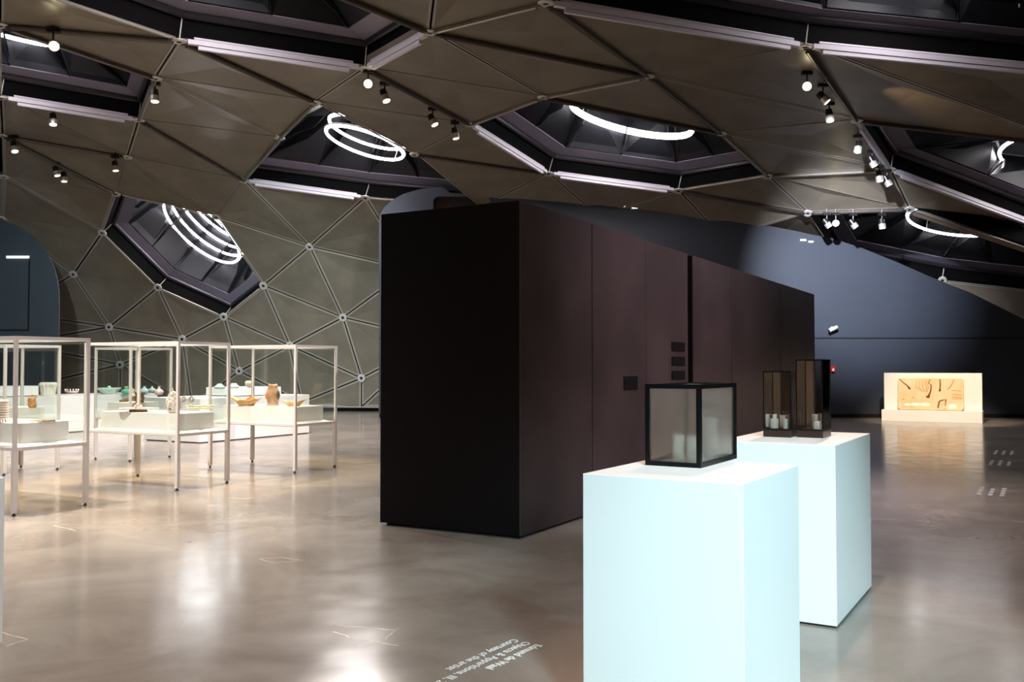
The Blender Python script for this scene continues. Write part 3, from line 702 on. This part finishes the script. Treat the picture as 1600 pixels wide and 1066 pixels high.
vessel('lidded_dish', "wide pale celadon dish with a small knob on the left rear plinth", 170, 616, ZL, 36, 11, [(.4, 0), (.62, .06), (.78, .5), (1, .8), (.98, .92), (.7, .9), (.4, .86), (.01, .84)], K['celadon'],
    kids=(('lid_knob', K['celadon'], [(.08, .84), (.14, .98), (.16, 1.06), (.1, 1.16), (.01, 1.18)]),))
vessel('green_bottle', "small bright green bottle on the rear plinth behind the middle case", 197, 616, ZL, 16, 11, BOT, K['green'], kids=(('neck_rim', K['yellow'], [(.26, .92), (.4, 1.0), (.36, 1.08), (.2, 1.06), (.01, 1.0)]),))
vessel('peach_bottle', "small peach bottle just right of the green one", 206, 613.8, ZL, 9, 9, BOT, K['peach'])
vessel('blue_bottle', "pale blue round bottle with a short neck on the rear plinth", 225.5, 614.8, ZL, 14, 11, BOT, K['blue'])
vessel('mint_bottle', "pale mint bottle between the blue and the pink ones", 237.5, 613, ZL, 12, 9, BOT, K['mint'])
vessel('pink_bottle', "pink round bottle at the right end of the row, standing lower", 248.5, 618, ZL, 14, 14, BOT, K['pink'])
# right rear plinth
vessel('green_lidded_jar', "pale green flat jar, left of the two on the right rear riser", 343, 607.8, 1.1305, 17, 8, [(.8, 0), (1, .3), (.95, .5), (.7, .62), (.5, .8), (.48, 1), (.3, 1), (.01, .95)], K['mint'])
vessel('white_lidded_jar', "whitish flat jar, right of the two on the right rear riser", 365.5, 607, 1.1305, 17, 8, [(.8, 0), (1, .3), (.95, .5), (.7, .62), (.5, .8), (.48, 1), (.3, 1), (.01, .95)], K['celadon'])
vessel('round_pot', "round speckled cream pot on the right end of the riser", 390, 606, 1.1305, 15, 11, [(.4, 0), (.75, .2), (1, .6), (.96, .8), (.75, .97), (.4, 1), (.3, .93), (.01, .9)], K['stone'])
for i, (px, py) in enumerate(((287, 629), (299, 629))):
    w_ = wid(px, py, ZR, 7) / 2
    mb = MB().tube([(w_ * math.cos(2 * PI * k / 14), 0, w_ * 1.5 + w_ * math.sin(2 * PI * k / 14)) for k in range(14)], w_ * .5, 8, closed=True)
    o = mb.build('ring_vessel', K['stone' if i else 'cream'], None, True); setat(o, px, py, ZR, -.3); tag(o, ["small cream ring vessel on the right rear plinth", "small beige ring vessel with a hole on the right rear plinth"][i], 'vessel')
# nearest case
o, w_, h_ = vessel('ribbed_vessel', "stacked ribbed pot on short legs at the left edge of the nearest case", 2, 660, ZC, 21, 35,
    [(.78, .12)] + [(r, .12 + .88 * (k + f) / 8) for k in range(8) for r, f in ((.8, .05), (.98, .12), (1.0, .55), (.98, .8), (.8, .9))] + [(.7, 1), (.01, .97)], K['rose'])
for k in range(4):
    a_ = PI / 4 + k * PI / 2; MB().tube([(w_ * .6 * math.cos(a_), w_ * .6 * math.sin(a_), 0), (w_ * .55 * math.cos(a_), w_ * .55 * math.sin(a_), h_ * .13)], [w_ * .09, w_ * .13], 8).build('leg', K['clay'], o)
w_ = wid(67, 660, ZC, 26); o = MB().box(-w_ / 2, -.09, 0, w_ / 2, .09, .012).box(-w_ / 2, -.09, .012, w_ / 2, -.075, .022).box(-w_ / 2, .075, .012, w_ / 2, .09, .022).box(-w_ / 2, -.075, .012, -w_ / 2 + .015, .075, .022).box(w_ / 2 - .015, -.075, .012, w_ / 2, .075, .022).build('flat_tray', K['stone'])
setat(o, 67, 659, ZC, -.4); tag(o, "flat shallow tray lying in the nearest glass case", 'tray')
# spiky brown pot
o, w_, h_ = vessel('spiky_pot', "spiky brown clay pot in the square case at far left", 50, 637.5, ZC, 12, 18, [(.7, 0), (.95, .15), (1, .4), (.8, .6), (.9, .75), (.5, .95), (.01, 1)], K['clay'], lambda a, t: 1 + .15 * math.sin(3 * a + 6 * t), 24)
for k in range(9):
    a_ = k * 2.4; z0 = h_ * (.25 + .08 * k); MB().tube([(w_ * .7 * math.cos(a_), w_ * .7 * math.sin(a_), z0), (w_ * 1.35 * math.cos(a_), w_ * 1.35 * math.sin(a_), z0 + h_ * .12)], [w_ * .22, w_ * .03], 6).build('spike', K['clay'], o)
MB().tube([(0, 0, h_ * .9), (0, 0, h_ * 1.2)], [w_ * .15, w_ * .03], 6).build('spike', K['darkwing'], o)
# driftwood vessel
w_ = wid(208, 629, ZC, 44) / 2; h_ = 15 * onZ(208, 629, ZC).y / F
mb = MB().tube([(-w_, 0, h_ * .12), (-w_ * .5, 0, h_ * .25), (0, 0, h_ * .4), (w_ * .4, 0, h_ * .42), (w_ * .75, 0, h_ * .36)], [h_ * .1, h_ * .2, h_ * .26, h_ * .36, h_ * .3], 10)
o = mb.build('driftwood_vessel', K['bark'], None, True); setat(o, 208, 629, ZC, -.1); tag(o, "brown driftwood-like vessel with a hollow stump in the square case behind the middle one", 'vessel')
MB().lathe([(h_ * .42, 0), (h_ * .36, h_ * .4), (h_ * .4, h_ * .75), (h_ * .55, h_ * 1.05), (h_ * .44, h_ * 1.02), (h_ * .3, h_ * .6), (.005, h_ * .55)], 20, (w_ * .5, 0, 0), fn=lambda a, t: 1 + .12 * math.sin(4 * a) * t).build('stump', K['bark'], o, True)
# middle case
o, w_, h_ = vessel('pink_plate', "wide wavy pink plate on a dark foot in the middle case", 216, 643.5, ZC, 62, 8, [(.42, 0), (.46, .2), (.4, .4), (.7, .5), (1, .62), (.98, .74), (.6, .66), (.3, .6), (.01, .6)], K['rose'],
    lambda a, t: 1 + .07 * math.sin(5 * a + .6) * t, 50, sy=.62)
MB().lathe([(w_ * .44, 0), (w_ * .48, h_ * .3), (w_ * .3, h_ * .36)], 24, sy=.62).build('dark_foot', K['bark'], o, True)
for k in range(7):
    a_ = k * .9; MB().ball((w_ * .16 * math.cos(a_), w_ * .12 * math.sin(a_), h_ * (.8 + .25 * (k % 3))), w_ * .06, w_ * .05, h_ * .3, 8, 5).build('knob', K['pink'], o, True)
o, w_, h_ = vessel('flower_vessel', "tall pale vessel crowded with modelled flowers in the middle case", 271, 645.5, ZC, 22, 34, [(.62, 0), (.85, .1), (1, .3), (1.05, .5), (.9, .62), (.75, .72), (.5, .82), (.3, .95), (.1, 1.0), (.01, 1)], K['rose'],
    lambda a, t: 1 + .09 * math.sin(6 * a + 9 * t), 36)
random.seed(11)
for k in range(46):
    a_ = k * 2.39996; q = .22 + .72 * (k / 46); R_ = w_ * (1.0 if q < .55 else 1.0 - 1.5 * (q - .55)) * 1.04
    c0 = V3((R_ * math.cos(a_), R_ * math.sin(a_), h_ * q)); mb = MB()
    for j in range(5):
        b_ = 2 * PI * j / 5; t1_ = V3((-math.sin(a_), math.cos(a_), 0)); mb.ball(c0 + (t1_ * math.cos(b_) + V3((0, 0, 1)) * math.sin(b_)) * w_ * .13, w_ * .10, w_ * .10, w_ * .10, 6, 4)
    mb.build('flower', K['pink'] if k % 3 == 0 else K['cream'], o, True)
MB().tube([(-w_ * .1, 0, h_ * .9), (-w_ * .15, 0, h_ * 1.17)], [w_ * .14, w_ * .04], 8).build('bud', K['cream'], o, True)
MB().ball((-w_ * .1, -w_ * 1.0, h_ * .2), w_ * .18, w_ * .08, h_ * .04, 10, 6).build('hole', M['void'], o, True)
# right case: yellow blossoms, boat bowl, owl vase, shell bowl
random.seed(5)
for k in range(16):
    px = 292 + (k % 8) * 5.3 + random.random() * 2; py = 640 - (k // 8) * 3.5 - random.random(); w_ = wid(px, py, ZC, 6) / 2
    mb = MB(); mb.ball((0, 0, w_ * .5), w_ * .55, w_ * .5, w_ * .5, 8, 5)
    for j in range(5): mb.ball((w_ * .6 * math.cos(j * 1.257 + k), w_ * .6 * math.sin(j * 1.257 + k), w_ * .45), w_ * .4, w_ * .4, w_ * .42, 6, 4)
    o = mb.build('blossom_piece', K['yellow'], None, True); setat(o, px, py, ZC, k); tag(o, "%s pale yellow blossom from the left in the %s row of the right case" % ("first second third fourth fifth sixth seventh eighth".split()[k % 8], "front" if k < 8 else "back"), 'ceramic', 'yellow blossoms in the right case')
def boat(name, label, px, py, wpx, hpx, m, tip, rz):
    w_ = wid(px, py, ZC, wpx) / 2; h_ = hpx * onZ(px, py, ZC).y / F; n = 40; prof = [(.45, 0), (.55, .08), (.75, .4), (.9, .62), (.84, .64), (.6, .4), (.02, .2)]
    vs = []
    for i, (r, q) in enumerate(prof):
        for j in range(n):
            a_ = 2 * PI * j / n; e = max(0, math.cos(a_)) ** 6; f = max(0, -math.cos(a_)) ** 6; up = (i in (2, 3, 4)) * (.35 if i > 2 else .1)
            wv = .05 * math.sin(7 * a_) * (i > 1)
            vs.append((r * w_ * math.cos(a_) * (1 + .25 * tip[0] * f * (i > 2) + .25 * tip[1] * e * (i > 2)), r * w_ * .7 * math.sin(a_), h_ * (q + up * (tip[0] * f + tip[1] * e) + wv)))
    fs = [(i * n + j, i * n + (j + 1) % n, (i + 1) * n + (j + 1) % n, (i + 1) * n + j) for i in range(len(prof) - 1) for j in range(n)] + [tuple(range(n - 1, -1, -1)), tuple((len(prof) - 1) * n + j for j in range(n))]
    o = MB().add(vs, fs).build(name, m, None, True); setat(o, px, py, ZC, rz); tag(o, label, 'bowl'); return o, w_, h_
o, w_, h_ = boat('boat_bowl', "ochre boat-shaped bowl with a pointed prow in the right case", 385, 634, 48, 15, K['shell'], (1.0, .5), -.2)
MB().prism([(-w_ * .3, w_ * .3, h_ * .5), (w_ * .1, w_ * .3, h_ * .95), (w_ * .35, w_ * .3, h_ * .85), (w_ * .5, w_ * .3, h_ * .5)], (0, .02, 0)).build('wing', K['clay'], o)
boat('shell_bowl', "ochre shell-shaped bowl at the right end of the right case", 459, 635, 38, 12, K['shell'], (.25, .9), -.2)
o, w_, h_ = vessel('owl_vase', "brown owl-shaped vase with a red patch standing in the right case", 426, 634, ZC, 22, 33, [(.75, 0), (.8, .05), (.72, .1), (.85, .25), (1, .48), (.95, .65), (.72, .8), (.66, .86), (.7, .93), (.6, 1), (.45, .98), (.3, .9), (.01, .85)], K['owl'],
    lambda a, t: 1 + .05 * math.sin(3 * a), 30, sy=.85)
for s_ in (-1, 1):
    MB().tube([(s_ * w_ * .4, 0, h_ * .92), (s_ * w_ * .55, 0, h_ * 1.05)], [w_ * .2, w_ * .05], 8).build('ear', K['owl'], o, True)
    MB().ball((s_ * w_ * .78, -w_ * .1, h_ * .5), w_ * .25, w_ * .6, h_ * .22, 12, 8).build('wing', K['darkwing'] if s_ > 0 else K['owl'], o, True)
MB().ball((-w_ * .45, -w_ * .62, h_ * .52), w_ * .34, w_ * .2, h_ * .13, 12, 8).build('red_patch', K['redspot'], o, True)
MB().lathe([(w_ * .95, 0), (w_ * .98, h_ * .03), (w_ * .8, h_ * .07)], 24).build('foot_ring', K['stone'], o, True)

# ---------------------------------------------------------------- ceramic slab on its white stand, wall camera, alarm
pL = onZ(1377.5, 657.6, 0); pR = onZ(1535, 662, 0); dx = (pR - pL).normalized(); SW = (pR - pL).length; dy = V3((-dx.y, dx.x, 0)); rz = math.atan2(dx.y, dx.x)
SD = .55; loc = (pL + pR) / 2 + dy * SD / 2; loc.z = 0
t = thing('slab_stand', "low white stand with an upright back board before the blue wall", 'stand', loc, rz)
BH = onY(1377.5, 640.2, pL.y).z; TH = onY(1456, 583, loc.y + .1).z
MB().box(-SW / 2, -SD / 2, 0, SW / 2, SD / 2, BH).build('base', M['white'], t, bevel=.004)
MB().box(-SW / 2 + .02, .10, BH, SW / 2 - .02, SD / 2 - .02, TH).build('back_board', M['white'], t, bevel=.004)
sl_m = mat('slab_glaze', lin(232, 196, 146), .3, scale=1.6, col2=lin(240, 218, 182), bump=.15, bscale=14)
W_ = SW * 103 / 156; H_ = W_ * .53; X0 = -SW / 2 + SW * 24.5 / 156; rr = .09
def P2(u, v): return V3((X0 + W_ * u, 0, H_ * (1 - v)))
out = []
for cx_, cz_, a0 in ((X0 + rr, rr, PI), (X0 + W_ - rr, rr, 1.5 * PI), (X0 + W_ - rr, H_ - rr, 0), (X0 + rr, H_ - rr, PI / 2)):
    out += [(cx_ + rr * math.cos(a0 + PI / 2 * k / 5), 0, cz_ + rr * math.sin(a0 + PI / 2 * k / 5)) for k in range(6)]
so = MB().prism([(x - X0 - W_ / 2, -.05, z) for x, y, z in out], (0, .1, 0)).build('ceramic_slab', sl_m, None, bevel=.02)
tilt = math.radians(5); so.location = V3((loc.x, loc.y, BH + .006)) + dx * (X0 + W_ / 2) + dy * -.01; so.rotation_euler = (-tilt, 0, rz)
tag(so, "cream and orange glazed slab with brown drips leaning on the white stand", 'ceramic slab')
brown = cer('glaze_drip', ((120, 58, 22), (150, 76, 30)), .3); orange = cer('glaze_orange', ((214, 140, 76), (226, 164, 104)), .3); pale = cer('glaze_white', ((250, 244, 226), (252, 248, 236)), .3)
def drip(pts, r, m, nm='glaze_drip'):
    q = [((x - 383) / 637, (y - 548) / 320) for x, y in pts]
    P = [V3(((u - .5) * W_, -.055, H_ * (1 - v))) for u, v in q]
    mb = MB(); k = len(P); rs = r if isinstance(r, list) else [r] * k
    mb.tube([p for p in P], [x * 1.0 for x in rs], 6)
    for i, v in enumerate(mb.v): mb.v[i] = (v[0], -.05 + (v[1] + .055) * .25, v[2])
    mb.build(nm, m, so, True)
drip([(400, 560), (440, 598), (480, 628), (505, 662)], [.012, .018, .02, .035], brown)
drip([(700, 562), (686, 600), (712, 620), (706, 680), (690, 720), (680, 745)], [.012, .014, .02, .022, .03, .045], brown)
drip([(795, 560), (800, 610), (796, 650), (794, 680)], [.02, .022, .022, .036], brown)
drip([(928, 562), (905, 620), (870, 664)], [.022, .018, .012], orange)
drip([(775, 850), (790, 780), (815, 770), (852, 762), (845, 825)], [.018, .024, .022, .024, .01], brown)
drip([(660, 732), (680, 742), (700, 730)], [.02, .03, .02], brown)
for y0, y1 in ((672, 676), (712, 716), (736, 740), (756, 752)): drip([(905, y0), (950, (y0 + y1) / 2 - 4), (1000, y1)], [.008, .012, .008], orange)
for x0 in (575, 600, 625, 650, 665): drip([(x0, 575), (x0 - 6 + (x0 - 600) * .4, 640), (x0 + 20 + (640 - x0) * .6, 690)], [.006, .014, .006], orange)
drip([(420, 845), (480, 838), (560, 852)], [.006, .01, .006], orange)
drip([(430, 768), (450, 764)], [.008, .008], brown); drip([(525, 750), (545, 748)], [.008, .01], brown); drip([(830, 856), (858, 852)], [.01, .006], brown)
for x_, y_, a_, b_ in ((560, 815, .14, .05), (650, 815, .16, .05), (915, 828, .12, .07), (480, 820, .1, .04)):
    MB().ball((((x_ - 383) / 637 - .5) * W_, -.05, H_ * (1 - (y_ - 548) / 320)), a_, .006, b_, 16, 8).build('glaze_pool', pale, so, True)
p = onY(1300, 514, YW - .05)
t = thing('wall_camera', "small white camera on the blue wall above the slab's left", 'camera', p)
MB().lathe([(.07, 0), (.07, .02)], 16).build('mount', M['camw'], t).rotation_euler = (PI / 2, 0, 0)
MB().tube([(0, -.02, 0), (0, -.12, 0)], .02, 8).build('arm', M['camw'], t)
MB().tube([(-.14, -.16, -.06), (.12, -.13, .05)], [.055, .06], 12).build('body', M['camw'], t, True)
MB().tube([(-.142, -.161, -.061), (-.16, -.163, -.068)], .04, 12).build('lens', M['bframe'], t)
p = onY(1301, 577, YW - .052)
t = thing('fire_alarm', "small red fire alarm box on the blue wall beside the dark box's end", 'alarm', p)
MB().box(-.075, -.05, -.09, .075, 0, .09).build('body', M['red'], t, bevel=.01); MB().box(-.03, -.056, -.05, .03, -.05, .02).build('glass_plate', M['camw'], t); MB().box(-.04, -.03, -.13, .04, 0, -.09).build('socket', M['bframe'], t)

# ---------------------------------------------------------------- track spotlights
def light(px, py, aim, label, hot=0, up=.24):
    d = ray(px, py); ph = hit(px, py); p = ph - d.normalized() * 1.15
    if px < 60 and py > 330: p = onY(px, py, YL - .15)
    n = NRM['C2']; nz = grad(p + V3((0, 0, .3))) if p.z > 5 else V3((0, -.5, .8)).normalized()
    t = thing('spotlight', label, 'spotlight', p, 0, 'track spotlights')
    az = V3((aim[0], aim[1] * (1 if hot == 1 else .3), aim[2])).normalized(); top = V3((0, 0, up))
    if p.z > 5: top = V3((0, 0, min(up, .34)))
    MB().box(-.11, -.05, top.z, .11, .05, top.z + .08).tube([(0, 0, top.z + .08), (0, 0, top.z + .2)], .02, 8).build('adapter', M['spot_b'], t)
    MB().tube([top, V3((0, 0, .12)), -az * .02], .018, 8).build('stem', M['spot_b'], t)
    back, mid_, front = -az * .15, az * .0, az * .13
    MB().tube([back, mid_], [.075, .088], 16).build('heat_sink', M['spot_b'], t, False)
    MB().tube([mid_, front], .098, 16).build('lamp_body', M['spot_s'], t, False)
    MB().tube([front + az * .001, front + az * .012], [.082, .082], 16).build('lens', M['lamp_hi'] if hot == 1 else M['lamp_mid'] if hot else M['lamp_lo'], t, False)
tocam = lambda px, py: tuple(-ray(px, py))
light(83, 70, (.55, -.8, -.5), "bright spotlight facing us at the top left, in front of the light arc", 1)
light(83, 187, (.1, -.5, -1), "single lit spotlight below the left edge rail", .5)
light(242, 150, (.05, -.3, -1), "spotlight under the washer at the right corner of the left skylight", .5)
light(22, 230, (.3, -.6, -1), "spotlight nearest the left picture edge", .5)
light(88, 268, (.3, -.2, -1), "left one of a pair of spotlights on the left vault")
light(100, 277, (.1, -.3, -1), "right one of a pair of spotlights on the left vault")
light(180, 260, (.15, -.2, -1), "spotlight hanging alone above the low left skylight")
light(575, 131, tocam(575, 131), "dazzling spotlight facing us at top centre left", 1)
light(601, 150, (.3, -.5, -.8), "spotlight beside the dazzling one at top centre left", .5)
light(676, 188, (.4, -.4, -.8), "spotlight above the black box, left one of two on the strut", .5)
light(711, 209, (.2, -.2, -1), "unlit-looking spotlight above the black box, right one of two on the strut")
light(1261, 135, tocam(1261, 135), "starry bright spotlight facing us at the top right", 1)
light(1286, 153, (.5, -.5, -.6), "tilted spotlight just right of the starry one")
light(1296, 181, (.1, -.4, -1), "spotlight hanging straight below the tilted one at top right")
light(1341, 230, (-.2, -.5, -.9), "spotlight at the upper end of the right white rail")
light(1363, 253, (.4, -.3, -.8), "spotlight at the middle of the right white rail")
light(1374, 276, (.1, -.2, -1), "spotlight at the lower end of the right white rail")
light(1386, 283, (.4, -.3, -.8), "last spotlight beyond the end of the right white rail")
light(1292, 349, (.5, -.3, -.7), "small spotlight left of the glowing one in the low right skylight")
light(1306, 349, tocam(1306, 349), "glowing spotlight at the left end of the low right skylight", 1)
light(1333, 350, (.5, -.3, -.7), "small spotlight right of the glowing one in the low right skylight")
light(1378, 350, (.1, -.1, -1), "small spotlight at the middle of the low right skylight")

q = hit(1325, 122) - V3((0, 0, .55)); spot(q, hit(1450, 160), 260, (1, .70, .36), 30, .9, .02)     # beam of a lamp turned along the vault
# ---------------------------------------------------------------- lettering and marks on the floor
def lettering(body, size, loc, rz, label, name='floor_lettering', bold=0):
    c = bpy.data.curves.new(name, 'FONT'); c.body = body; c.size = size; c.extrude = .0006; c.offset = bold
    o = bpy.data.objects.new(name, c); COL.objects.link(o)
    dg = bpy.context.evaluated_depsgraph_get(); me = bpy.data.meshes.new_from_object(o.evaluated_get(dg)); bpy.data.objects.remove(o)
    o = bpy.data.objects.new(name, me); COL.objects.link(o); me.materials.append(M['text']); o.location = loc; o.rotation_euler = (0, 0, rz)
    return tag(o, label, 'lettering')
a0 = onZ(842, 1008, 0); a1 = onZ(759, 1047, 0); dd = a1 - a0; rz = math.atan2(dd.y, dd.x); up = V3((-math.sin(rz), math.cos(rz), 0))
for i, (body, lab, bold) in enumerate((("Edmund de Waal", "bold line of white lettering on the floor, nearest the front pedestal", .0016), ("Objects & Apparitions, III, 2014", "middle line of white lettering on the floor", 0), ("Courtesy of the artist", "outermost line of white lettering on the floor, nearest the black box", 0))):
    p = onZ(*((842, 1008), (824, 1004), (806, 1000))[i], 0); p = p - up * .02; p.z = .0012
    lettering(body, .0735, p, rz, lab, bold=bold)
for i, (px, py, w_) in enumerate(((1566, 704, 20), (1561, 720, 24), (1546, 764, 28))):
    p = onZ(px - w_ / 2, py + 3, 0); p.z = .0012
    mb = MB(); random.seed(i); ca, sa = math.sin(math.radians(30)), math.cos(math.radians(30))
    for j in range(3):
        y0 = -.45
        while y0 < .35:
            ln = random.uniform(.10, .26); cx_, cy_ = .13 * j * sa + (y0 + ln / 2) * ca, -.13 * j * ca + (y0 + ln / 2) * sa
            mb.obox((cx_, cy_, .0005), (ca * ln / 2, sa * ln / 2, 0), (sa * .026, -ca * .026, 0), (0, 0, .0005)); y0 += ln + .05
    o = mb.build('floor_caption', M['caption']); o.location = p; tag(o, ["tiny pale caption on the floor right of the slab stand, farthest", "tiny pale caption on the floor right of the slab stand, middle", "tiny pale caption on the floor below the slab's reflection"][i], 'lettering')
random.seed(8)
def crack(pts, wd=.006):
    P = [onZ(x, y, 0) for x, y in pts]; Q = []
    for a_, b_ in zip(P, P[1:]):
        for k in range(4): Q.append(a_.lerp(b_, k / 4) + V3((random.uniform(-.012, .012), random.uniform(-.012, .012), 0)))
    Q.append(P[-1]); vs = []
    for i, q in enumerate(Q):
        t_ = (Q[min(i + 1, len(Q) - 1)] - Q[max(i - 1, 0)]).normalized(); s_ = V3((-t_.y, t_.x, 0)) * wd * random.uniform(.3, 1)
        vs += [(q.x - s_.x, q.y - s_.y, .0008), (q.x + s_.x, q.y + s_.y, .0008)]
    MB().add(vs, [(2 * i, 2 * i + 1, 2 * i + 3, 2 * i + 2) for i in range(len(Q) - 1)]).build('crack', M['crack'], fl)
crack([(528, 978), (565, 980), (618, 985)]); crack([(520, 987), (545, 996), (575, 1001), (622, 1009)]); crack([(625, 982), (600, 1000), (560, 1010)], .003)
crack([(405, 873), (430, 880), (472, 876), (440, 872), (405, 873)], .004); crack([(358, 778), (378, 780), (398, 777)], .008); crack([(85, 822), (120, 830)], .004); crack([(0, 988), (40, 1000), (10, 1010)], .004)
